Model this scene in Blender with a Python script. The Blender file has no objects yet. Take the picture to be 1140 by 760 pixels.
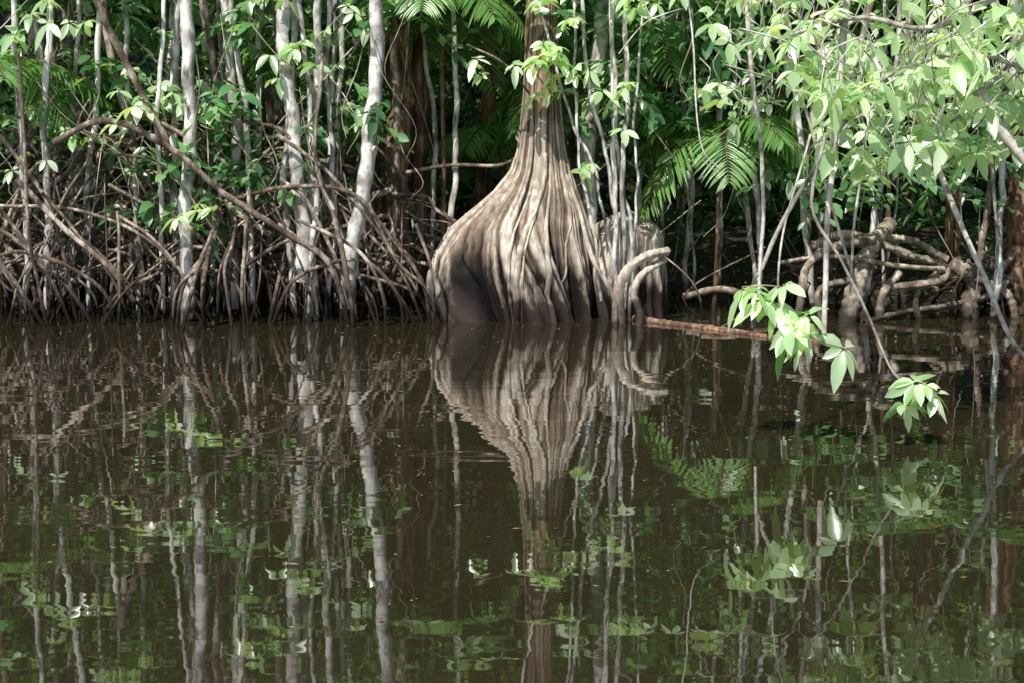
import bpy, math, random
import numpy as np
rng = np.random.default_rng(11)
random.seed(5)
scene = bpy.context.scene

# ------------------------------------------------------------------ camera
F = 1778.0; H = 1.8; PITCH = math.atan(220/F)
cam = bpy.data.cameras.new("camera"); camo = bpy.data.objects.new("camera", cam)
scene.collection.objects.link(camo); scene.camera = camo
camo.location = (0, 0, H); camo.rotation_euler = (math.pi/2-PITCH, 0, 0)
cam.sensor_width = 36; cam.lens = F/1140*36; cam.clip_end = 2000
cp, sp = math.cos(PITCH), math.sin(PITCH)
def P(px, py, d):
    """survey helper: world point at distance d from the shore camera station"""
    u = (px-570)/F; v = (380-py)/F
    dy = cp+v*sp; dz = -sp+v*cp; t = d/dy
    return np.array([u*t, d, H+dz*t])

# ------------------------------------------------------------------ materials
def newmat(name):
    m = bpy.data.materials.new(name); m.use_nodes = True
    nt = m.node_tree; nt.nodes.clear()
    out = nt.nodes.new("ShaderNodeOutputMaterial")
    return m, nt, out
def N(nt, t, **kw):
    n = nt.nodes.new(t)
    for k, v in kw.items(): setattr(n, k, v)
    return n
def ramp(nt, stops, interp='LINEAR'):
    r = nt.nodes.new("ShaderNodeValToRGB"); cr = r.color_ramp; cr.interpolation = interp
    while len(cr.elements) < len(stops): cr.elements.new(0.5)
    for e, (p, c) in zip(cr.elements, stops):
        e.position = p; e.color = (*c, 1) if len(c) == 3 else c
    return r
def bark(name, dark, mid, light, wet=(0.02, 0.014, 0.012), z0=0.05, z1=0.4, stretch=0.15, scale=14, light_pos=0.62, bump=0, groove=False, blotch=0.35, zup=None, det=3):
    m, nt, out = newmat(name); L = nt.links.new
    geo = N(nt, "ShaderNodeNewGeometry")
    mp = N(nt, "ShaderNodeMapping"); mp.inputs['Scale'].default_value = (1, 1, stretch)
    L(geo.outputs['Position'], mp.inputs['Vector'])
    n1 = N(nt, "ShaderNodeTexNoise"); n1.inputs['Scale'].default_value = scale; n1.inputs['Detail'].default_value = det; n1.inputs['Roughness'].default_value = 0.7
    L(mp.outputs[0], n1.inputs['Vector'])
    r1 = ramp(nt, [(0.3, dark), (0.5, mid), (light_pos, light)])
    L(n1.outputs[0], r1.inputs[0])
    n2 = N(nt, "ShaderNodeTexNoise"); n2.inputs['Scale'].default_value = 4.5; n2.inputs['Detail'].default_value = 2
    L(geo.outputs['Position'], n2.inputs['Vector'])
    r2 = ramp(nt, [(0.38, (blotch,)*3), (0.55, (1, 1, 1))]); L(n2.outputs[0], r2.inputs[0])
    mx = N(nt, "ShaderNodeMix", data_type='RGBA', blend_type='MULTIPLY'); mx.inputs[0].default_value = 0.8
    L(r1.outputs[0], mx.inputs[6]); L(r2.outputs[0], mx.inputs[7])
    rv = ramp(nt, [(0, (0.5, 0.46, 0.43)), (1, (1.2, 1.16, 1.12))]); L(geo.outputs['Random Per Island'], rv.inputs[0])
    mv = N(nt, "ShaderNodeMix", data_type='RGBA', blend_type='MULTIPLY'); mv.inputs[0].default_value = 0.0 if groove else 0.8
    L(mx.outputs[2], mv.inputs[6]); L(rv.outputs[0], mv.inputs[7])
    col = mv.outputs[2]
    sx = N(nt, "ShaderNodeSeparateXYZ"); L(geo.outputs['Position'], sx.inputs[0])
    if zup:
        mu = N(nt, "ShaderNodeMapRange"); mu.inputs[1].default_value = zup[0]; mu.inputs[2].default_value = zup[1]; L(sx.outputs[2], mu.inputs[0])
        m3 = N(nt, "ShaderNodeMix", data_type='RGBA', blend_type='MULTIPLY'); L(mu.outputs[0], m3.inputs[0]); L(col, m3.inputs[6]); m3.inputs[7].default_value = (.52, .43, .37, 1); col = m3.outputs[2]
    hsrc = sx.outputs[2]
    if groove:   # raised ribs take less wet colour and stay paler than the grooves
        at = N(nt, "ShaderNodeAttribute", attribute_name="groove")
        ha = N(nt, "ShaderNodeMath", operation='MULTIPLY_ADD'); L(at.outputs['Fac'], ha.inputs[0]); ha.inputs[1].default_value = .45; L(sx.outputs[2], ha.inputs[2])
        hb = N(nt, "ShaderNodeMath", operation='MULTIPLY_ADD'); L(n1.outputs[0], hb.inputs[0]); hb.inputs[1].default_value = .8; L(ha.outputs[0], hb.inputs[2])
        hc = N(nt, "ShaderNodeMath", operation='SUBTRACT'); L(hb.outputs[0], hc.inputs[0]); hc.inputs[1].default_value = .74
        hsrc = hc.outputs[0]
    ma = N(nt, "ShaderNodeMath", operation='MULTIPLY_ADD'); ma.inputs[1].default_value = -0.8; L(n2.outputs[0], ma.inputs[0])
    ad = N(nt, "ShaderNodeMath", operation='ADD'); ad.inputs[1].default_value = 0.4; L(hsrc, ad.inputs[0]); L(ad.outputs[0], ma.inputs[2])
    mr = N(nt, "ShaderNodeMapRange"); mr.inputs[1].default_value = z0; mr.inputs[2].default_value = z1; L(ma.outputs[0], mr.inputs[0])
    mw = N(nt, "ShaderNodeMix", data_type='RGBA'); L(mr.outputs[0], mw.inputs[0]); mw.inputs[6].default_value = (*wet, 1); L(col, mw.inputs[7])
    colr = mw.outputs[2]
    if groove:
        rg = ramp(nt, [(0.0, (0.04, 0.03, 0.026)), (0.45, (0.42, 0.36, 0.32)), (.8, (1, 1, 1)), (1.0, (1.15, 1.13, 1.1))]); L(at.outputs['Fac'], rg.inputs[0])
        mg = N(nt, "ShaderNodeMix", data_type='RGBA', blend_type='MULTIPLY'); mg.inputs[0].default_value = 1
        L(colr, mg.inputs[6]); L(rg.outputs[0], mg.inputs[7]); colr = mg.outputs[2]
    if bump:
        b = N(nt, "ShaderNodeBsdfPrincipled"); b.inputs['Roughness'].default_value = .75; b.inputs['Specular IOR Level'].default_value = 0.3
        L(colr, b.inputs['Base Color'])
        bp = N(nt, "ShaderNodeBump"); bp.inputs['Strength'].default_value = bump; bp.inputs['Distance'].default_value = 0.018
        L(n1.outputs[0], bp.inputs['Height']); L(bp.outputs[0], b.inputs['Normal'])
    else:
        b = N(nt, "ShaderNodeBsdfDiffuse"); L(colr, b.inputs[0])
    L(b.outputs[0], out.inputs[0])
    return m
def leafmat(name, cols, trans=0.35, rough=0.35, gl=.07):
    m, nt, out = newmat(name); L = nt.links.new
    geo = N(nt, "ShaderNodeNewGeometry")
    k = len(cols)
    r = ramp(nt, [(i/(k-1), c) for i, c in enumerate(cols)]); L(geo.outputs['Random Per Island'], r.inputs[0])
    b = N(nt, "ShaderNodeBsdfDiffuse"); L(r.outputs[0], b.inputs[0])
    t = N(nt, "ShaderNodeBsdfTranslucent")
    tm = N(nt, "ShaderNodeMix", data_type='RGBA', blend_type='MULTIPLY'); tm.inputs[0].default_value = 1; L(r.outputs[0], tm.inputs[6]); tm.inputs[7].default_value = (2.0, 2.0, .9, 1)
    L(tm.outputs[2], t.inputs[0])
    ms = N(nt, "ShaderNodeMixShader"); ms.inputs[0].default_value = trans
    L(b.outputs[0], ms.inputs[1]); L(t.outputs[0], ms.inputs[2])
    g = N(nt, "ShaderNodeBsdfGlossy"); g.inputs['Roughness'].default_value = rough
    m2 = N(nt, "ShaderNodeMixShader"); m2.inputs[0].default_value = gl; L(ms.outputs[0], m2.inputs[1]); L(g.outputs[0], m2.inputs[2])
    L(m2.outputs[0], out.inputs[0])
    return m

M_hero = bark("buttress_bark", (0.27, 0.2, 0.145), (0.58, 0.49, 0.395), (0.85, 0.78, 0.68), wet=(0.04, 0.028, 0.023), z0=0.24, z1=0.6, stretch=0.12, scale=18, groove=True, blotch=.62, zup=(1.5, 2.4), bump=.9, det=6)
M_heroroot = bark("buttress_root_bark", (0.28, 0.215, 0.165), (0.58, 0.49, 0.4), (0.84, 0.76, 0.66), wet=(0.05, 0.034, 0.027), z0=0.15, z1=0.5, stretch=0.2, scale=18, blotch=.6, bump=.6, det=4)
M_knot = bark("weathered_root_bark", (0.13, 0.1, 0.075), (0.38, 0.31, 0.24), (0.7, 0.62, 0.51), wet=(0.035, 0.025, 0.02), z0=0.05, z1=0.32, stretch=0.6, scale=12, bump=.5)
M_root = bark("stilt_root_bark", (0.1, 0.075, 0.06), (0.27, 0.21, 0.17), (0.62, 0.54, 0.46), wet=(.022, .017, .014), z0=0.15, z1=0.6, stretch=0.5, scale=10)
M_pole = bark("pale_trunk_bark", (0.18, 0.16, 0.13), (0.72, 0.7, 0.66), (0.9, 0.89, 0.86), z0=0.0, z1=0.3, stretch=0.5, scale=9, light_pos=0.54, blotch=.4)
M_twig = bark("dry_twig_bark", (0.3, 0.26, 0.2), (0.5, 0.44, 0.35), (0.74, 0.67, 0.56), z0=0.0, z1=0.2, stretch=0.5, scale=9)
M_brown = bark("brown_trunk_bark", (0.08, 0.045, 0.03), (0.24, 0.14, 0.09), (0.42, 0.29, 0.2), stretch=0.1, scale=20)
M_pale = bark("pale_branch_bark", (0.34, 0.3, 0.26), (0.7, 0.66, 0.6), (0.87, 0.84, 0.79), z0=-1, z1=-0.9, stretch=1, scale=14)
M_log = bark("wet_log_bark", (0.1, 0.05, 0.03), (0.3, 0.17, 0.11), (0.52, 0.37, 0.26), z0=-1, z1=-0.9, stretch=1, scale=14, bump=.6)
G_mid = leafmat("leaf_green", [(0.03, 0.095, 0.03), (0.055, 0.17, 0.05), (0.12, 0.31, 0.1), (0.32, 0.52, 0.24)], trans=.4, gl=.09)
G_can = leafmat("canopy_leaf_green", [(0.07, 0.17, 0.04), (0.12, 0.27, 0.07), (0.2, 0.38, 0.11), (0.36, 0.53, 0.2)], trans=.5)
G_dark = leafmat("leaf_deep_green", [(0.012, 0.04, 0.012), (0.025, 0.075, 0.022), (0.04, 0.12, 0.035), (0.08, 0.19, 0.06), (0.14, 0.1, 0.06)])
G_palm = leafmat("palm_green", [(0.08, 0.2, 0.04), (0.15, 0.32, 0.07), (0.25, 0.45, 0.13)])
G_pale = leafmat("leaf_pale_green", [(0.24, 0.42, 0.17), (0.42, 0.61, 0.31), (0.6, 0.76, 0.47), (0.8, 0.88, 0.68)], trans=0.4, rough=0.3, gl=.12)
G_litter = leafmat("dead_leaf", [(0.06, 0.03, 0.015), (0.16, 0.09, 0.04), (0.32, 0.2, 0.07), (0.4, 0.35, 0.25)], trans=0.05, rough=0.7)

# ------------------------------------------------------------------ mesh helpers
class MB:
    def __init__(s): s.V = []; s.Q = []; s.n = 0
    def add(s, V, Q):
        V = np.asarray(V, dtype=np.float32).reshape(-1, 3); Q = np.asarray(Q, dtype=np.int64).reshape(-1, 4)
        s.V.append(V); s.Q.append(Q+s.n); s.n += len(V)
    def obj(s, name, mat, parent=None, smooth=True, attr=None):
        me = bpy.data.meshes.new(name)
        V = np.concatenate(s.V); Q = np.concatenate(s.Q).astype(np.int32)
        me.vertices.add(len(V)); me.vertices.foreach_set("co", V.ravel())
        me.loops.add(Q.size); me.loops.foreach_set("vertex_index", Q.ravel())
        me.polygons.add(len(Q)); me.polygons.foreach_set("loop_start", np.arange(0, Q.size, 4, dtype=np.int32))
        me.update(calc_edges=True)
        me.polygons.foreach_set("use_smooth", np.full(len(Q), smooth, dtype=bool))
        if attr is not None:
            a = me.attributes.new("groove", 'FLOAT', 'POINT'); a.data.foreach_set("value", attr.astype(np.float32))
        me.materials.append(mat); me.validate()
        o = bpy.data.objects.new(name, me); scene.collection.objects.link(o)
        if parent: o.parent = parent
        return o
def catmull(pts, n):
    p = np.asarray(pts, float); p = np.vstack([2*p[0]-p[1], p, 2*p[-1]-p[-2]])
    k = len(p)-3; t = np.linspace(0, k-1e-6, n); i = t.astype(int); u = (t-i)[:, None]
    a, b, c, d = p[i], p[i+1], p[i+2], p[i+3]
    return 0.5*((2*b)+(-a+c)*u+(2*a-5*b+4*c-d)*u**2+(-a+3*b-3*c+d)*u**3)
def tube(mb, pts, r0, r1, n=None, sides=7, wob=0.0, knob=0.12):
    p = np.asarray(pts, float)
    ln = np.linalg.norm(np.diff(p, axis=0), axis=1).sum()
    if n is None: n = int(max(6, min(90, ln/0.07)))
    c = catmull(p, n) if len(p) > 2 else np.linspace(p[0], p[1], n)
    if wob:
        s = np.linspace(0, ln, n)
        for k in range(3):
            f = [1.6, 4.1, 9][k]; a = wob/(1+1.6*k)
            c = c + a*np.stack([np.sin(f*s+rng.uniform(0, 6)), np.sin(f*s+rng.uniform(0, 6)), 0.3*np.sin(f*s+rng.uniform(0, 6))], 1)
    T = np.gradient(c, axis=0); T /= np.linalg.norm(T, axis=1)[:, None]+1e-9
    ref = np.array([0.13, 0.95, 0.27]) if abs(T[:, 1]).mean() < 0.8 else np.array([1., 0, 0])
    A = np.cross(T, ref); A /= np.linalg.norm(A, axis=1)[:, None]+1e-9
    B = np.cross(T, A)
    R = np.linspace(r0, r1, n)*(1+knob*np.clip(rng.normal(0, 1, n), -2, 2)*0.5)
    th = np.linspace(0, 2*math.pi, sides, endpoint=False)
    rr = R[:, None]*(1+knob*0.5*rng.normal(0, 1, (1, sides)))
    V = c[:, None, :]+rr[..., None]*(np.cos(th)[None, :, None]*A[:, None, :]+np.sin(th)[None, :, None]*B[:, None, :])
    i = np.arange(n-1)[:, None]*sides; j = np.arange(sides)[None, :]; j2 = (j+1) % sides
    Q = np.stack([i+j, i+j2, i+sides+j2, i+sides+j], -1)
    mb.add(V, Q)
    return c
def nrm(v): return v/(np.linalg.norm(v, axis=-1, keepdims=True)+1e-9)
SH = np.array([0, .22, .5, .78, 1]); SW = np.array([.1, .7, 1, .72, .05])
SH3 = np.array([0, .5, 1]); SW3 = np.array([.12, 1, .06])
def leaves(mb, base, d, up, L, W, droop=0.25, fold=0.2, hi=True):
    s, w = (SH, SW) if hi else (SH3, SW3)
    n = len(base); d = nrm(d); side = nrm(np.cross(d, up)); nn = np.cross(side, d)
    L = np.broadcast_to(L, (n,)); W = np.broadcast_to(W, (n,)); droop = np.broadcast_to(droop, (n,))
    c = base[:, None]+d[:, None]*(L[:, None]*s)[..., None]
    c[..., 2] -= (droop*L)[:, None]*s**2
    e = (W[:, None]*w*0.5)[..., None]
    l = c-side[:, None]*e+nn[:, None]*e*fold*2; r = c+side[:, None]*e+nn[:, None]*e*fold*2
    k = len(s)
    V = np.stack([l, c, r], 2).reshape(n, -1, 3)
    q = np.array([[a*3+b, a*3+b+1, a*3+b+4, a*3+b+3] for a in range(k-1) for b in range(2)])
    Q = (np.arange(n)*(k*3))[:, None, None]+q[None]
    mb.add(V, Q)
def rosettes(mb, C, L=0.17, W=0.07, k=6, tilt=0.3, axis=None, droop=0.35, hi=True):
    """palmate leaves: k leaflets round a petiole tip"""
    n = len(C)
    ax = nrm(rng.normal(0, tilt, (n, 3))+np.array([-.12, -.4, 1.])) if axis is None else axis
    a = nrm(np.cross(ax, rng.normal(0, 1, (n, 3)))); b = np.cross(ax, a)
    ph = (np.arange(k)/k*2*math.pi)[None]+rng.normal(0, .22, (n, k))
    d = np.cos(ph)[..., None]*a[:, None]+np.sin(ph)[..., None]*b[:, None]-ax[:, None]*rng.uniform(-.1, .6, (n, k))[..., None]
    ls = L*rng.uniform(.6, 1.25, (n, k))*rng.uniform(.7, 1.2, (n, 1))
    base = C[:, None]+nrm(d)*0.015
    up = ax[:, None]+rng.normal(0, .25, (n, k, 3))
    m = n*k; keep = rng.random(m) > .1
    leaves(mb, base.reshape(m, 3)[keep], d.reshape(m, 3)[keep], up.reshape(m, 3)[keep], ls.reshape(m)[keep], (ls*W/L).reshape(m)[keep]*rng.uniform(.8, 1.15, m)[keep], droop*rng.uniform(.3, 1.6, m)[keep], 0.12, hi)
def sprays(mb, C, length=0.5, k=9, L=0.13, W=0.055, hi=False, down=0.25, tw=None):
    """leafy twigs: alternate leaves down a twig"""
    n = len(C)
    az = rng.uniform(0, 2*math.pi, n); d = np.stack([np.cos(az), np.sin(az), rng.normal(-down, .35, n)], 1); d = nrm(d)
    s = np.linspace(.1, 1, k)[None]; ln = length*rng.uniform(.6, 1.3, n)
    pos = C[:, None]+d[:, None]*(ln[:, None]*s)[..., None]; pos[..., 2] -= 0.25*ln[:, None]*s**2
    side = nrm(np.cross(d, np.array([0, 0, 1.]))); sg = np.where(np.arange(k) % 2, 1., -1.)
    ld = d[:, None]*.6+side[:, None]*sg[None, :, None]+rng.normal(0, .3, (n, k, 3))
    up = np.array([0, -.3, 1.])+rng.normal(0, .45, (n, k, 3))
    m = n*k; sz = rng.uniform(.6, 1.3, (n, 1))*rng.uniform(.75, 1.2, (n, k))
    leaves(mb, pos.reshape(m, 3), ld.reshape(m, 3), up.reshape(m, 3), (L*sz).reshape(m), (W*sz).reshape(m), rng.uniform(.1, .6, m), .12, hi)
    if tw is not None:
        for i in range(n):
            tube(tw, [C[i], pos[i, k//2], pos[i, -1]], .005, .002, n=5, sides=4, knob=0)
def box(n, x0, x1, y0, y1, z0, z1): return np.stack([rng.uniform(x0, x1, n), rng.uniform(y0, y1, n), rng.uniform(z0, z1, n)], 1)
def clumpy(n, x0, x1, y0, y1, z0, z1, per=12, sig=.45):
    c = box(max(1, n//per), x0, x1, y0, y1, z0, z1)
    return c[rng.integers(0, len(c), n)]+rng.normal(0, sig, (n, 3))*np.array([1, 1, .6])

# ------------------------------------------------------------------ ground
def gh(x, y):
    z = -0.8+0.85/(1+np.exp(-(y-17.0-0.35*np.sin(x*.9)-.25*np.sin(x*2.3+1))*2.2))
    z = z+0.25*np.clip((y-18)/8, 0, 1)+0.05*np.sin(x*3.1+y*2)*np.clip(y-16, 0, 1)
    z = z+0.04*np.sin(x*7+1.3*y)*np.sin(y*6)*np.clip(y-16, 0, 1)
    return z+18/(1+np.exp(-(y-44)*0.3))  # far rise is added to block bright sky between the leaves
xs = np.unique(np.concatenate([np.linspace(-400, -20, 30), np.linspace(-20, 20, 220), np.linspace(20, 400, 30)]))
ys = np.unique(np.concatenate([np.linspace(-300, 12, 30), np.linspace(12, 26, 120), np.linspace(26, 60, 50), np.linspace(60, 500, 30)]))
X, Y = np.meshgrid(xs, ys); Z = gh(X, Y)
mb = MB(); nx, ny = len(xs), len(ys)
i = np.arange(ny-1)[:, None]*nx; j = np.arange(nx-1)[None]
mb.add(np.stack([X, Y, Z], -1), np.stack([i+j, i+j+1, i+j+nx+1, i+j+nx], -1))
m, nt, out = newmat("mud_and_litter"); Lk = nt.links.new
geo = N(nt, "ShaderNodeNewGeometry"); nz = N(nt, "ShaderNodeTexNoise"); nz.inputs['Scale'].default_value = 9; nz.inputs['Detail'].default_value = 4
Lk(geo.outputs['Position'], nz.inputs['Vector']); r = ramp(nt, [(.35, (.01, .007, .005)), (.55, (.03, .02, .013)), (.75, (.08, .055, .033))]); Lk(nz.outputs[0], r.inputs[0])
b = N(nt, "ShaderNodeBsdfPrincipled"); b.inputs['Roughness'].default_value = .75; Lk(r.outputs[0], b.inputs['Base Color'])
bp = N(nt, "ShaderNodeBump"); bp.inputs['Strength'].default_value = .8; bp.inputs['Distance'].default_value = .05; Lk(nz.outputs[0], bp.inputs['Height']); Lk(bp.outputs[0], b.inputs['Normal']); Lk(b.outputs[0], out.inputs[0])
mb.obj("ground", m)

# ------------------------------------------------------------------ water
mb = MB(); mb.add([(-150, -150, 0), (150, -150, 0), (150, 21, 0), (-150, 21, 0)], [[0, 1, 2, 3]])
m, nt, out = newmat("swamp_water"); Lk = nt.links.new
geo = N(nt, "ShaderNodeNewGeometry")
b = N(nt, "ShaderNodeBsdfPrincipled"); b.inputs['Roughness'].default_value = 0.015; b.inputs['IOR'].default_value = 1.7
n0 = N(nt, "ShaderNodeTexNoise"); n0.inputs['Scale'].default_value = .35; Lk(geo.outputs['Position'], n0.inputs['Vector'])
r = ramp(nt, [(.3, (.023, .0185, .009)), (.7, (.034, .026, .0135))]); Lk(n0.outputs[0], r.inputs[0]); Lk(r.outputs[0], b.inputs['Base Color'])
prev = None
for sc, (sx, sy), dist, rot in [(.8, (.8, 2.6), .0022, .1), (2.6, (.7, 2.6), .0006, -.12), (9, (1, 1.8), .00007, .3)]:
    mp = N(nt, "ShaderNodeMapping"); mp.inputs['Scale'].default_value = (sx, sy, 1); mp.inputs['Rotation'].default_value = (0, 0, rot); Lk(geo.outputs['Position'], mp.inputs['Vector'])
    t = N(nt, "ShaderNodeTexNoise"); t.inputs['Scale'].default_value = sc; t.inputs['Detail'].default_value = 0.5; Lk(mp.outputs[0], t.inputs['Vector'])
    bp = N(nt, "ShaderNodeBump"); bp.inputs['Strength'].default_value = 1; bp.inputs['Distance'].default_value = dist
    Lk(t.outputs[0], bp.inputs['Height'])
    if prev: Lk(prev.outputs[0], bp.inputs['Normal'])
    prev = bp
Lk(prev.outputs[0], b.inputs['Normal']); Lk(b.outputs[0], out.inputs[0])
mb.obj("water", m, smooth=False)

mb = MB()
n = 700; yy = 5+11*np.sqrt(rng.random(n)); xx = rng.uniform(-1, 1, n)*yy*.34
az = rng.uniform(0, 6.28, n)
leaves(mb, np.stack([xx, yy, np.full(n, .006)], 1), np.stack([np.cos(az), np.sin(az), 0*az], 1), np.tile([0, 0, 1.], (n, 1)), rng.uniform(.008, .03, n)*rng.choice([1, 1, 1, 2.2], n), rng.uniform(.008, .025, n), 0, .02, False)
mb.obj("floating_leaves", G_litter)

# ------------------------------------------------------------------ buttress tree
D0 = 16.5
prof = [(-50, 588, 618), (0, 587, 620), (60, 585, 621), (100, 583, 623), (140, 580, 626), (170, 575, 630), (192, 567, 635), (212, 551, 641), (232, 528, 648), (255, 502, 653), (280, 485, 658), (305, 477, 661), (335, 479, 663), (360, 483, 664), (400, 482, 664)]
pz = np.array([P(570, a, D0)[2] for a, _, _ in prof])[::-1]
pl = np.array([P(b, a, D0)[0] for a, b, _ in prof])[::-1]; pr = np.array([P(c, a, D0)[0] for a, _, c in prof])[::-1]
zf = np.linspace(pz[0], pz[-1], 400)
ker = np.exp(-np.linspace(-2, 2, 15)**2); ker /= ker.sum()
def sm(v): return np.convolve(np.pad(v, 7, mode='edge'), ker, mode='valid')
lf = sm(np.interp(zf, pz, pl)); rf = sm(np.interp(zf, pz, pr))
def prof_at(z):
    l = np.interp(z, zf, lf); r_ = np.interp(z, zf, rf)
    k = np.clip((z-zf[-1])/7, 0, 1); c = (l+r_)/2; a = (r_-l)/2*(1-.35*k)
    return c, a
def ridge(x, p=.6): return np.abs(np.sin(x))**p
def hero(th, z):
    c, a = prof_at(z); spread = np.clip((a-.16)/.7, 0, 1)
    low = np.clip((1.0-z)/1.0, 0, 1)
    tw = 0.3*np.sin(z*1.0)+0.1*z
    t = th+.2*np.sin(2*th+.8)+.10*np.sin(5*th+2+.9*z)+tw+.05*np.sin(2.6*z+2*th)+.02*np.sin(5*z+3*th+1)+.006*np.sin(13*z+6*th)
    m2 = .6+.4*np.sin(2.5*t+1.3*z)**2; m3 = .45+.55*np.sin(3.5*t+2*z+1)**2
    g1 = ridge(3.5*t+.4*np.sin(3*th+z), .8); g2 = ridge(9.5*t+.6*np.sin(2*th)+.35*np.sin(1.6*z+th), .6); g3 = ridge(22.5*t+.8*np.sin(2.2*z+2*th), .75)
    A1 = .04+.12*spread+.12*low; A2 = (.10+.12*low+.06*spread)*m2; A3 = (.05+.03*low)*m3
    g = 1-A1*(1-g1)-A2*(1-g2)-A3*(1-g3)
    g = g*(1+.02*np.sin(6*z+4*th)*np.sin(4*z+1)+.006*np.sin(31*z+9*th)*np.sin(11*th))+.07*(1-spread*.3)
    bb = a*(.78)+.03
    x = c+a*g*np.cos(th); y = D0+.12+bb*g*np.sin(th)
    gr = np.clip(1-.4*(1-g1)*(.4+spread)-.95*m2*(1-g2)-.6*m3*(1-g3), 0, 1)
    return x, y, z+0*th, gr
NT = 720
zz = np.concatenate([np.linspace(-.4, 3.5, 330), np.linspace(3.55, 10, 60)]); th = np.linspace(0, 2*math.pi, NT, endpoint=False)
TH, ZZ = np.meshgrid(th, zz); x, y, z, g = hero(TH, ZZ)
i = np.arange(len(zz)-1)[:, None]*NT; j = np.arange(NT)[None]; j2 = (j+1) % NT
mb = MB(); mb.add(np.stack([x, y, z], -1), np.stack([i+j, i+j2, i+NT+j2, i+NT+j], -1))
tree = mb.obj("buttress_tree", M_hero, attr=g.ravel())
mb = MB()
def surf_root(th0, th1, zt, zb, r0, r1, ph):
    s = np.linspace(0, 1, 26); zc = zt+(zb-zt)*s
    t = th0+(th1-th0)*s**1.2+.02*np.sin(6*s+ph)
    x, y, z, g = hero(t, zc)
    out_ = np.stack([np.cos(t), np.sin(t), 0*t], 1)*(.002+.010*np.sin(6*s+ph))[:, None]
    tube(mb, np.stack([x, y, z], 1)+out_, r0, r1, n=60, sides=9, knob=.08)
for k in range(4):
    t0 = math.pi*(1.0+rng.uniform(.05, .98)); surf_root(t0, t0+rng.uniform(-.15, .15), rng.uniform(1.3, 1.9), -.2, rng.uniform(.008, .015), rng.uniform(.014, .028), rng.uniform(0, 6))
surf_root(4.85, 4.75, 1.7, -.2, .022, .045, 1); surf_root(5.1, 5.2, 1.6, -.2, .018, .035, 4)
for pts, r0, r1 in [([(630, 195, 16.3), (645, 235, 16.15), (660, 285, 15.98), (683, 330, 15.9), (690, 372, 15.9)], .02, .025),
                    ([(744, 280, 16.2), (724, 284, 16.05), (702, 298, 15.95), (690, 325, 15.9), (694, 372, 15.9)], .045, .06),
                    ([(740, 290, 16.2), (716, 305, 16), (706, 328, 15.9), (713, 350, 15.85), (710, 375, 15.8)], .04, .045),
                    ([(700, 300, 15.95), (686, 322, 15.9), (684, 350, 15.85), (686, 374, 15.8)], .025, .035)]:
    tube(mb, [P(*q) for q in pts], r0, r1, n=50, sides=12, knob=.16, wob=.01)
mb.obj("surface_roots", M_heroroot, tree)
D1 = 16.8
kp = [(238, 684, 710), (243, 664, 728), (252, 656, 737), (270, 652, 741), (300, 650, 743), (335, 652, 745), (380, 650, 746)]
kz = np.array([P(570, a, D1)[2] for a, _, _ in kp])[::-1]; kl = np.array([P(b_, a, D1)[0] for a, b_, _ in kp])[::-1]; kr = np.array([P(c_, a, D1)[0] for a, _, c_ in kp])[::-1]
kzz = kz[0]+(kz[-1]-kz[0])*np.sin(np.linspace(0, math.pi/2, 140)); TH, ZZ = np.meshgrid(np.linspace(0, 2*math.pi, 300, endpoint=False), kzz)
l = np.interp(ZZ, kz, kl); r_ = np.interp(ZZ, kz, kr); c = (l+r_)/2; a = (r_-l)/2
top = np.clip((ZZ-kz[-1]+.22)/.22, 0, 1); a = a*np.sqrt(1-top**2*.985)
lo = np.clip((.6-ZZ)/.6, 0, 1)
t = TH+.25*np.sin(2*TH+1)+.08*np.sin(5*ZZ+2*TH)
g1 = ridge(2.5*t+.3*np.sin(4*ZZ), .8); g2 = ridge(6.5*t+.5*np.sin(4*ZZ), .7)
g = 1-(.12+.14*lo)*(1-g1)-(.04+.09*lo)*(1-g2)+.03*np.sin(7*ZZ+3*TH)+.02*np.sin(17*ZZ+5*TH)
mb = MB(); i = np.arange(139)[:, None]*300; j = np.arange(300)[None]; j2 = (j+1) % 300
mb.add(np.stack([c+a*g*np.cos(TH), D1+a*1.0*g*np.sin(TH), ZZ+.05*np.sin(TH*2)*top], -1), np.stack([i+j, i+j2, i+300+j2, i+300+j], -1))
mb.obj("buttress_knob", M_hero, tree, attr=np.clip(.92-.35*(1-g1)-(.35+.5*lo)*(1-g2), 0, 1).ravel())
mb = MB()
C = clumpy(420, -1.8, 2.4, 16.6, 18.8, 5.2, 9.5); rosettes(mb, C, L=.2, W=.09, hi=False); mb.obj("crown", G_can, tree)
mb = MB(); tw = MB()
for (px, py, d) in [(600, 62, 16.0), (612, 58, 16.0), (592, 72, 16.0), (625, 66, 16.1), (604, 48, 16.1), (655, 182, 16), (530, 66, 16), (690, 100, 15.9), (640, 75, 16), (640, 20, 15.9)]:
    c = P(px, py, d); rosettes(mb, np.array([c, c+rng.normal(0, .06, 3), c+rng.normal(0, .09, 3)]), L=.14, W=.075)
    tube(tw, [P(px+15, py+25, d+.3), P(px+5, py+10, d+.1), c], .008, .004, sides=5)
tube(tw, [P(520, 50, 16.2), P(560, 70, 16), P(590, 105, 16.1)], .012, .012, sides=6)
mb.obj("sprout_leaves", G_pale, tree); tw.obj("sprout_twigs", M_root, tree)

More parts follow.
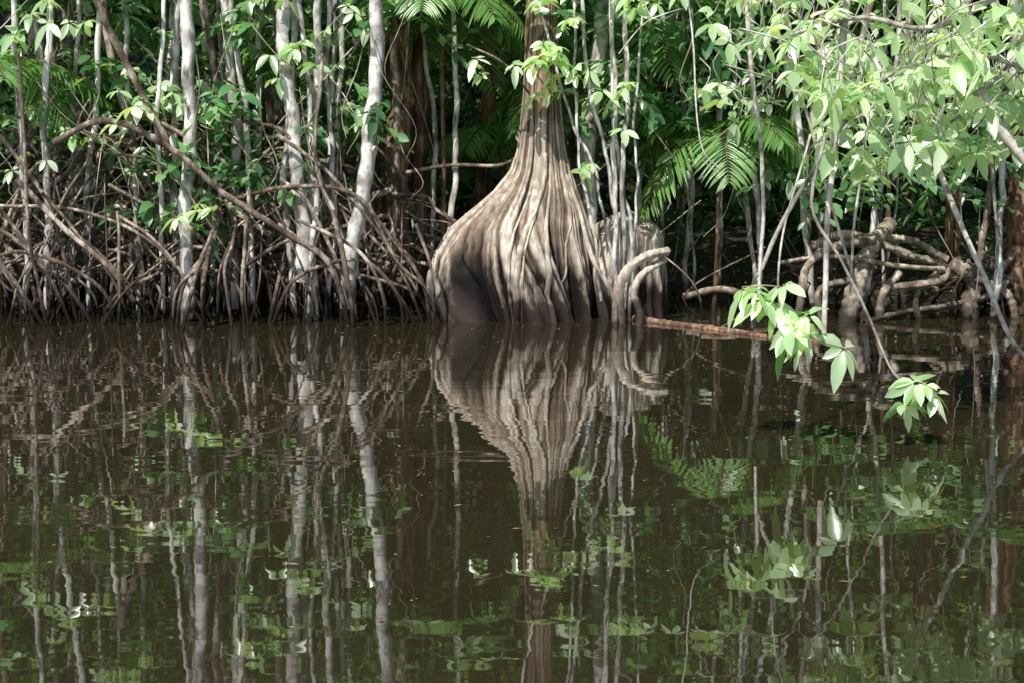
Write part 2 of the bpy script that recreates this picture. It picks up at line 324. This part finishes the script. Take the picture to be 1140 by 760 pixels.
# ------------------------------------------------------------------ slender trees / poles
def pole(name, pts, r0, r1, mat):
    mb = MB(); tube(mb, [P(*q) for q in pts], r0, r1, sides=9, wob=.03, knob=.14)
    return mb.obj(name, mat)
def up(px0, py0, px1, py1, d):
    dx = (px1-px0)/(py1-py0) if py1 != py0 else 0
    k = -250
    return [(px1, py1, d), ((px0+px1)/2+random.uniform(-8, 8), (py0+py1)/2, d), (px0, py0, d+.05), (px0+dx*(k-py0)*.8, k, d+.1), (px0+dx*(k-py0)*.9, -500, d+.15)]
poles = [(205, 0, 212, 370, 16.2, .062), (196, 0, 190, 330, 16.6, .035), (250, 0, 262, 330, 16.6, .045), (258, 20, 285, 360, 16.4, .028), (243, 0, 238, 350, 16.8, .022),
 (312, 0, 335, 300, 16.2, .058), (325, 0, 330, 350, 16.4, .032), (352, 0, 348, 350, 16.3, .036), (366, 30, 362, 350, 16.5, .022), (422, 0, 388, 330, 16.1, .066), (338, 0, 345, 350, 16.2, .024),
 (60, 0, 52, 340, 16.3, .034), (18, 0, 30, 350, 16.3, .026), (108, 40, 100, 350, 16.7, .026), (140, 0, 155, 350, 16.8, .028), (85, 0, 78, 350, 17.0, .022), (185, 0, 182, 350, 16.4, .022),
 (668, 0, 655, 330, 17.0, .078), (508, 80, 505, 340, 17.0, .028), (655, 60, 690, 350, 16.3, .018), (686, 120, 702, 350, 16.3, .018), (697, 0, 700, 330, 16.3, .024), (625, 90, 690, 300, 16.3, .013), (684, 0, 690, 300, 16.2, .02), (712, 100, 696, 340, 16.2, .013), (640, 40, 668, 320, 16.2, .013),
 (840, 0, 850, 330, 16.9, .028), (870, 0, 905, 340, 16.9, .03), (1125, 120, 1108, 345, 16.4, .03), (1000, 60, 965, 340, 17, .028), (750, 0, 765, 330, 18.5, .028), (800, 0, 795, 330, 19, .03), (290, 0, 300, 340, 17.0, .028), (470, 0, 480, 340, 17.6, .026), (40, 0, 70, 340, 17.1, .036), (230, 0, 225, 340, 17.3, .03), (380, 0, 375, 345, 17.0, .026)]
for k in range(9): a = rng.uniform(-30, 480); poles.append((a, -10, a+rng.normal(0, 22), 345, rng.uniform(17.0, 19.5), rng.uniform(.014, .03)))
for k in range(9):
    a = rng.uniform(620, 1140); poles.append((a, -10, a+rng.normal(0, 25), 335, rng.uniform(17.3, 19.5), rng.uniform(.012, .026)))
for a, b_, c_, d_, dep, r_ in poles:
    pole("slender_tree", up(a, b_, c_, d_+15, dep), r_*1.2, r_*.85, M_pole)
for a, b_, c_, d_, dep, r_ in [(440, 0, 446, 335, 17.3, .14), (462, 0, 470, 335, 17.7, .09), (425, 20, 415, 330, 17.9, .07), (1135, 100, 1132, 350, 16.9, .15), (548, 0, 545, 330, 19.5, .1), (725, 0, 735, 330, 20, .12), (1050, 0, 1060, 330, 19, .1), (915, 0, 925, 330, 20, .1)]:
    pole("brown_trunk_tree", up(a, b_, c_, d_, dep), r_, r_*.85, M_brown)
mb = MB()
for k in range(60):
    x0 = rng.uniform(-14, 14); y0 = rng.uniform(20, 32); rr = rng.uniform(.03, .14)
    tube(mb, [(x0, y0, -.1), (x0+rng.normal(0, .3), y0, 5), (x0+rng.normal(0, .6), y0, 11)], rr, rr*.7, n=30, sides=7, wob=.05)
mb.obj("forest_trunks", M_root)
mb = MB()
for k in range(130):
    left = k < 90
    px = rng.uniform(-20, 480) if left else rng.uniform(620, 1140); py = rng.uniform(-20, 230); dep = rng.uniform(15.9, 17.6)
    p0 = P(px, py, dep); ln = rng.uniform(.4, 1.5); dx = rng.normal(0, .45)
    tube(mb, [p0, p0+[dx*ln*.4, rng.normal(0, .08), -ln*.35], p0+[dx*ln*.9+rng.normal(0, .1), rng.normal(0, .1), -ln*.75], p0+[dx*ln, 0, -ln]], rng.uniform(.004, .009), .003, n=16, sides=5, wob=.012, knob=0)
mb.obj("dry_vine_stems", M_twig)

# ------------------------------------------------------------------ mangroves with stilt roots
def arc_root(mb, base, h, az, reach, r, rise=.25):
    d = np.array([math.cos(az), math.sin(az)])
    s = np.linspace(0, 1, 7)
    z = h+rise*2*s*(1-s)-(h+.35)*s**rng.uniform(1.2, 2.4)
    x = base[0]+d[0]*reach*(s**.9); y = base[1]+d[1]*reach*.7*s
    q = np.stack([x, y, z], 1)+rng.normal(0, .045, (7, 3))
    c = tube(mb, q, r, r*.8, sides=7, wob=.018, knob=.14, n=30)
    if rng.random() < .6:
        k = rng.integers(12, 22); az2 = az+rng.normal(0, .8); rc = rng.uniform(.2, .7)
        p0 = c[k]; p2 = np.array([p0[0]+math.cos(az2)*rc, p0[1]+math.sin(az2)*rc*.7, -.3])
        p1 = (p0+p2)/2+np.array([math.cos(az2)*.12, 0, .18*p0[2]+.05])
        tube(mb, [p0, p1, p2], r*.8, r*.6, n=14, sides=6, wob=.008)
mang = [(-10, 16.9, 1.6), (70, 17.1, 1.7), (150, 16.8, 1.9), (215, 17.0, 2.1), (262, 16.7, 1.9), (335, 16.9, 2.0), (392, 17.2, 1.8), (440, 17.0, 1.3), (300, 17.8, 1.8), (110, 18.0, 1.8), (1090, 17.0, .8), (900, 17.8, .6), (-130, 16.8, 1.9), (-240, 17, 1.9), (1240, 17, 1.5), (1350, 17, 1.8)]
for px, dep, hm in mang:
    b0 = P(px, 360, dep); b0[2] = -.3
    mb = MB()
    tube(mb, [b0+[0, 0, .5+.2*hm], b0+[rng.normal(0, .06), 0, 1.6+hm*.2], b0+[rng.normal(0, .25), 0, 4], b0+[rng.normal(0, .4), 0, 7]], .035, .045, sides=9, wob=.02)
    for k in range(27 if px < 500 else 12):
        arc_root(mb, b0, rng.uniform(.3, 1)*hm, rng.choice([math.pi, math.pi, 0])+rng.normal(0, .9), rng.uniform(.4, 2.3)*min(1.1, hm*.65), rng.choice([.009, .014, .02, .028])*rng.uniform(.8, 1.2), rise=rng.uniform(.0, .5))
    mb.obj("mangrove_tree", M_root)
mb = MB()
fr = [([(-20, 265), (25, 330), (62, 392)], 15.6, .022), ([(18, 60), (30, 200), (38, 290), (62, 392)], 15.7, .02), ([(20, 200), (75, 255), (125, 300), (150, 337)], 15.9, .03),
 ([(60, 245), (110, 280), (155, 330), (165, 375)], 16, .018), ([(100, -10), (150, 90), (200, 175), (250, 225), (300, 262)], 16.3, .034), ([(60, 160), (120, 135), (190, 165), (250, 215), (320, 262), (370, 300), (392, 385)], 15.8, .032),
 ([(250, 225), (320, 208), (390, 215), (440, 270), (470, 310), (482, 370)], 16, .022), ([(370, 235), (386, 320), (394, 388)], 15.6, .026), ([(372, 240), (350, 180), (358, 60)], 15.9, .02),
 ([(410, 225), (440, 290), (470, 320), (495, 365)], 16, .018), ([(440, 195), (500, 185), (555, 185), (575, 175)], 17, .022), ([(250, 165), (320, 150), (400, 150), (450, 200)], 16.8, .02),
 ([(130, 235), (135, 300), (132, 385)], 15.8, .018), ([(275, 210), (272, 300), (275, 385)], 15.8, .02), ([(190, 300), (260, 300), (330, 265), (420, 245)], 16.2, .02), ([(0, 150), (60, 240), (90, 370)], 16.1, .022),
 ([(150, 120), (260, 190), (350, 300), (372, 380)], 16.4, .024), ([(460, 250), (478, 300), (486, 372)], 15.9, .018), ([(0, 230), (90, 235), (180, 280), (230, 375)], 16.2, .02), ([(300, 372), (330, 310), (400, 290), (440, 330), (450, 378)], 15.9, .02),
 ([(-30, 300), (30, 280), (110, 320), (130, 380)], 15.8, .02), ([(335, 245), (400, 280), (425, 330), (430, 380)], 15.8, .018)]
for k in range(22):
    a = rng.uniform(-60, 330); h0 = rng.uniform(110, 250); ln = rng.uniform(90, 210)
    fr.append(([(a, h0), (a+ln*.35, h0+rng.uniform(15, 50)), (a+ln*.75, h0+(375-h0)*.6), (a+ln, 382)], rng.uniform(15.9, 16.7), rng.uniform(.010, .024)))
for pts, dep, r_ in fr:
    tube(mb, [P(a, b_, dep) for a, b_ in pts], r_, r_*.9, sides=8, wob=.018, knob=.14)
for k in range(75):
    x0 = rng.uniform(-6.5, -.8) if k < 48 else rng.uniform(1.7, 6); y0 = rng.uniform(16.2, 18); s_ = 1 if k < 48 else .6
    tube(mb, [(x0, y0, -.2), (x0+rng.normal(0, .15), y0, rng.uniform(.3, .6)*s_), (x0+rng.normal(0, .5), y0+rng.normal(0, .2), rng.uniform(.7, 1.5)*s_)], .014, .008, n=12, sides=6, wob=.01)
mb.obj("stilt_roots", M_root)

# ------------------------------------------------------------------ right bank stump and roots
mb = MB()
st = [([(990, 250, 16.9), (975, 268, 16.6), (962, 300, 16.4), (950, 345, 16.2), (942, 385, 16.1)], .07, .09), ([(970, 268, 16.5), (925, 276, 16.4), (898, 300, 16.3), (893, 335, 16.2), (885, 385, 16.1)], .045, .04),
 ([(975, 270, 16.6), (1015, 286, 16.5), (1048, 294, 16.4), (1046, 312, 16.3), (990, 320, 16.2)], .04, .035), ([(870, 292, 16.5), (930, 284, 16.4), (1000, 296, 16.3), (1050, 300, 16.3)], .022, .028),
 ([(1060, 292, 16.8), (1085, 315, 16.6), (1080, 345, 16.5), (1086, 385, 16.4)], .08, .10), ([(1000, 304, 16.3), (985, 330, 16.2), (982, 380, 16.2)], .035, .04), ([(1045, 300, 16.4), (1020, 330, 16.3), (1030, 385, 16.3)], .03, .035),
 ([(960, 310, 16.3), (915, 326, 16.2), (925, 380, 16.1)], .04, .035), ([(1085, 310, 16.5), (1120, 330, 16.5), (1128, 380, 16.4)], .04, .045), ([(965, 285, 16.6), (955, 330, 16.3), (966, 385, 16.2)], .06, .065),
 ([(905, 275, 16.9), (940, 262, 16.8), (975, 266, 16.7), (1010, 268, 16.9), (1050, 290, 17)], .045, .04), ([(1140, 290, 16.9), (1110, 325, 16.7), (1060, 340, 16.5), (1000, 350, 16.3), (960, 362, 16.1)], .035, .03), ([(760, 330, 17), (800, 322, 17), (850, 335, 16.8), (880, 350, 16.6)], .04, .03)]
for pts, r0, r1 in st: tube(mb, [P(*q) for q in pts], r0, r1, n=44, sides=12, knob=.2, wob=.025)
mb.obj("gnarled_root_stump", M_knot)
mb = MB()
def W(px, py): return P(px, py, 1778*1.8/(py-160))+[0, 0, .005]
tube(mb, [W(706, 356), W(740, 361), W(800, 368), W(862, 377), W(930, 383)], .045, .025, n=60, sides=10, knob=.22, wob=.012)
tube(mb, [W(800, 368), W(815, 363)+[0, 0, .04], W(830, 360)+[0, 0, .1]], .018, .008, n=10, sides=6)
mb.obj("floating_log", M_log)

# ------------------------------------------------------------------ foliage : understory
mb = MB(); tw = MB()
def band(n, px0, px1, py0, py1, d0, d1, e=1.5):
    C = []
    cl = [(rng.uniform(px0, px1), py0+(py1-py0)*rng.random()**e, rng.uniform(d0, d1)) for _ in range(max(1, n//5))]
    for k in range(n):
        q = cl[rng.integers(len(cl))]; C.append(P(*q)+rng.normal(0, .2, 3)*[1, 1, .7])
    return np.array(C)
C = np.vstack([band(270, -60, 480, -80, 125, 16.5, 18.2, 1.3), band(42, -20, 420, 100, 240, 16.0, 16.8), band(30, 170, 300, 120, 250, 16.1, 16.7), band(55, 480, 590, -60, 40, 17, 18.2), band(140, 620, 860, -60, 125, 16.4, 18.0), band(30, 640, 860, 90, 170, 16.5, 17.4), band(80, 860, 1140, 60, 210, 15.8, 17.3, 1)])
sprays(mb, C, length=.42, k=8, L=.165, W=.09, hi=True, tw=tw)
C = np.vstack([clumpy(260, -6.5, 7, 16.8, 18.0, 4.0, 7.0, per=7, sig=.35)])
sprays(mb, C, length=.6, k=9, L=.24, W=.13, hi=False)
mb.obj("understory_leaves", G_mid); tw.obj("understory_twigs", M_root)
mb = MB()
C = np.vstack([band(70, -30, 470, -60, 140, 15.9, 16.8, 1.3), band(10, 20, 300, 150, 240, 15.9, 16.4), band(42, 620, 850, -30, 140, 15.9, 17), band(14, 380, 560, -60, 40, 16.2, 17), band(60, -200, 1300, -260, -80, 16.4, 17.5, 1)]); rosettes(mb, C, L=.16, W=.085, k=5); mb.obj("understory_leaf_clusters", G_pale)
mb = MB()
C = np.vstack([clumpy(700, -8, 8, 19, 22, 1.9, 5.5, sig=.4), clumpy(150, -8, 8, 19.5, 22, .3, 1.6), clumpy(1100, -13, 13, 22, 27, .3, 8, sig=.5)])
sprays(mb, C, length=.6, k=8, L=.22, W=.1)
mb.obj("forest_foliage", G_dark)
mb = MB()
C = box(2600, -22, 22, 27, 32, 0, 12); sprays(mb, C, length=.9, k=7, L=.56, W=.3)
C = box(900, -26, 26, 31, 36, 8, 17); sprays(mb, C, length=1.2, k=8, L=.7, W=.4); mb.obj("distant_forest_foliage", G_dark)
mb = MB()
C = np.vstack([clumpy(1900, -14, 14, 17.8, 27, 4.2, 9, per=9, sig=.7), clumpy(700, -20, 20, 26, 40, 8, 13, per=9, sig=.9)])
sprays(mb, C, length=.9, k=8, L=.38, W=.2); mb.obj("shading_canopy", G_can)  # leaf ceiling above the frame, added to shade the forest behind
mb = MB(); n = 2500; x = rng.uniform(-8, 8, n); y = rng.uniform(16.8, 22, n); az = rng.uniform(0, 6.28, n)
leaves(mb, np.stack([x, y, gh(x, y)+.02], 1), np.stack([np.cos(az), np.sin(az), rng.normal(0, .2, n)], 1), np.array([0, 0, 1.])+rng.normal(0, .3, (n, 3)), rng.uniform(.06, .15, n), rng.uniform(.03, .06, n), .1, .2, False)
mb.obj("leaf_litter", G_litter)

# ------------------------------------------------------------------ palms
def frond(mb, ms, p0, az, ln, rise, drop, LL=.42, k=34):
    d = np.array([math.cos(az), math.sin(az), 0])
    s = np.linspace(0, 1, 8)
    q = p0+d*(ln*s)[:, None]; q[:, 2] += rise*s-drop*s**2
    c = tube(ms, q, .012, .004, n=k+4, sides=5, knob=0)[4:]
    T = nrm(np.gradient(c, axis=0)); side = nrm(np.cross(T, [0, 0, 1.])); upv = np.cross(side, T)
    for sg in (-1, 1):
        u = np.linspace(0, 1, len(c)); L = LL*np.sin(np.pi*np.clip(u*.85+.12, 0, 1))**.6
        dd = side*sg+T*(.35+.5*u)[:, None]+rng.normal(0, .07, c.shape)-upv*.1
        leaves(mb, c, dd, upv+0*dd, L, .032, rng.uniform(.2, .45, len(c)), .3, True)
palms = [(490, 10, 17.2, 1.1), (800, 150, 17.0, 1.1), (-15, 80, 16.7, 1.1), (690, 30, 18.0, 1.4), (640, 95, 17.9, 1.2), (990, 90, 18.2, 1.4), (330, 60, 18.2, 1.3), (560, 150, 19.2, 1.0)]
for px, py, dep, ln in palms:
    p = P(px, py, dep); mb = MB(); ms = MB()
    g0 = np.array([p[0]+rng.normal(0, .1), p[1]+.1, float(gh(p[0], p[1]))-.1])
    tube(ms, [g0, (g0+p)/2+[.03, 0, 0], p], .03, .022, sides=8)
    for k in range(9): frond(mb, ms, p, k*.7+rng.uniform(0, .5), ln*rng.uniform(.8, 1.15), rng.uniform(.3, .9)*ln, rng.uniform(.7, 1.2)*ln)
    o = ms.obj("palm_plant", M_brown); mb.obj("fronds", G_palm, o)

# ------------------------------------------------------------------ overhanging tree, right foreground
br = MB(); lv = MB()
root = np.array([6.4, 16.3, -.3])
tube(br, [root, root+[-.2, -.4, 1.8], root+[-.9, -2, 3.3], (4.4, 12, 3.9), (3.2, 10.2, 3.7), (2.0, 9.6, 3.4)], .16, .05, n=80, sides=12, wob=.03)
tube(br, [root+[-.5, -1, 2.6], (4.9, 14, 3.6), (3.2, 12.8, 3.9), (1.8, 12.0, 3.7)], .09, .035, n=60, sides=10, wob=.03)
tube(br, [(4.6, 12.4, 3.85), (4.0, 11, 3.4), (3.7, 10.3, 3.0), (3.4, 9.8, 2.8)], .05, .03, n=40, sides=8, wob=.02)
B = [([(822, -60), (832, 60), (848, 180), (850, 250), (847, 330)], 12, .019), ([(985, -60), (955, 60), (935, 140), (880, 225), (848, 300)], 11.5, .023), ([(955, -60), (940, 60), (930, 160), (920, 270), (914, 372)], 10.5, .026),
 ([(1010, -60), (1020, 90), (1042, 180), (1080, 280), (1120, 370), (1150, 410)], 11, .023), ([(1090, 100), (1118, 150), (1150, 190)], 10, .04), ([(1060, -60), (1085, 60), (1100, 130), (1112, 260), (1106, 340)], 12, .016),
 ([(920, 150), (905, 230), (940, 290), (965, 345), (992, 410), (1010, 428)], 9.6, .011), ([(860, -60), (868, 40), (900, 130), (930, 240), (960, 345)], 12.5, .016), ([(980, -60), (985, 60), (960, 160), (950, 260), (948, 330)], 12, .014),
 ([(900, 150), (888, 200), (872, 270), (870, 330), (884, 362)], 9.5, .008), ([(1140, -20), (1040, 30), (960, 20), (880, 40)], 10.5, .02), ([(1150, 80), (1080, 60), (1000, 80), (930, 130)], 10, .016), ([(760, -60), (775, 60), (780, 160), (800, 190)], 13, .008), ([(1150, 20), (1100, 100), (1040, 150), (1000, 165)], 10.5, .014),
 ([(700, -60), (722, 20), (760, 10), (720, 25), (690, 60)], 13, .008)]
for pts, dep, r_ in B:
    tube(br, [P(a, b_, dep) for a, b_ in pts], r_, r_*.65, sides=8, wob=.015, knob=.12)
C = []
def put(n, px0, px1, py0, py1, d0, d1):
    for k in range(n): C.append(P(rng.uniform(px0, px1), rng.uniform(py0, py1), rng.uniform(d0, d1)))
put(80, 850, 1150, -60, 50, 9.5, 12); put(80, 880, 1150, 40, 120, 9.5, 12); put(34, 915, 1070, 90, 185, 9.5, 11.5); put(28, 1030, 1150, 90, 175, 10, 12); put(16, 790, 870, -60, 60, 11, 12.5); put(9, 780, 870, 80, 160, 12, 13); put(10, 960, 1040, 160, 215, 10, 12)
put(6, 800, 1250, -160, -60, 10.5, 12.5)
C = np.array(C)
for c in C:
    e = c+[rng.normal(0, .1), rng.normal(0, .08), rng.uniform(.1, .3)]
    tube(br, [e+[rng.normal(0, .12), 0, .1], e, c], .006, .003, n=6, sides=4, knob=0)
rosettes(lv, C, L=.14, W=.075, k=6, tilt=.45, droop=.4)
hang = np.array([P(828, 322, 9.6), P(850, 335, 9.5), P(872, 318, 9.5), P(890, 362, 9.4), P(884, 378, 9.4), P(940, 388, 9.4), P(1020, 426, 9.4), P(1008, 450, 9.45), P(1042, 438, 9.4), P(862, 345, 9.5), P(900, 352, 9.4), P(842, 325, 9.5), P(890, 388, 9.35), P(878, 370, 9.4), P(1030, 428, 9.4)])
rosettes(lv, hang, L=.145, W=.075, k=7, tilt=.5, droop=.5)
tube(br, [P(870, 320, 9.5), P(850, 318, 9.5), P(826, 320, 9.6)], .005, .003, sides=5); tube(br, [P(884, 362, 9.5), P(915, 380, 9.4), P(942, 387, 9.4)], .005, .003, sides=5)
tube(br, [P(1008, 426, 9.45), P(1025, 424, 9.4), P(1042, 436, 9.4)], .005, .003, sides=5); tube(br, [P(1008, 428, 9.45), P(1008, 446, 9.45)], .005, .003, sides=5)
o = br.obj("overhanging_tree", M_pale); lv.obj("palmate_leaves", G_pale, o)

# ------------------------------------------------------------------ light
sd = np.array([-.34, -.66, .93]); sd /= np.linalg.norm(sd)
el = math.asin(sd[2]); azs = math.atan2(sd[0], sd[1])
w = bpy.data.worlds.new("World"); scene.world = w; w.use_nodes = True; nt = w.node_tree
bg = nt.nodes['Background']; sky = nt.nodes.new("ShaderNodeTexSky"); sky.sky_type = 'NISHITA'; sky.sun_disc = False
sky.sun_elevation = el; sky.sun_rotation = azs; nt.links.new(sky.outputs[0], bg.inputs[0]); bg.inputs[1].default_value = .13
s = bpy.data.lights.new("sun", 'SUN'); s.energy = 5; s.angle = math.radians(.5); s.color = (1, .97, .91)
so = bpy.data.objects.new("sun", s); scene.collection.objects.link(so)
from mathutils import Vector
so.rotation_euler = Vector(sd).to_track_quat('Z', 'Y').to_euler()
scene.view_settings.view_transform = 'Standard'; scene.view_settings.look = 'None'; scene.view_settings.exposure = 0
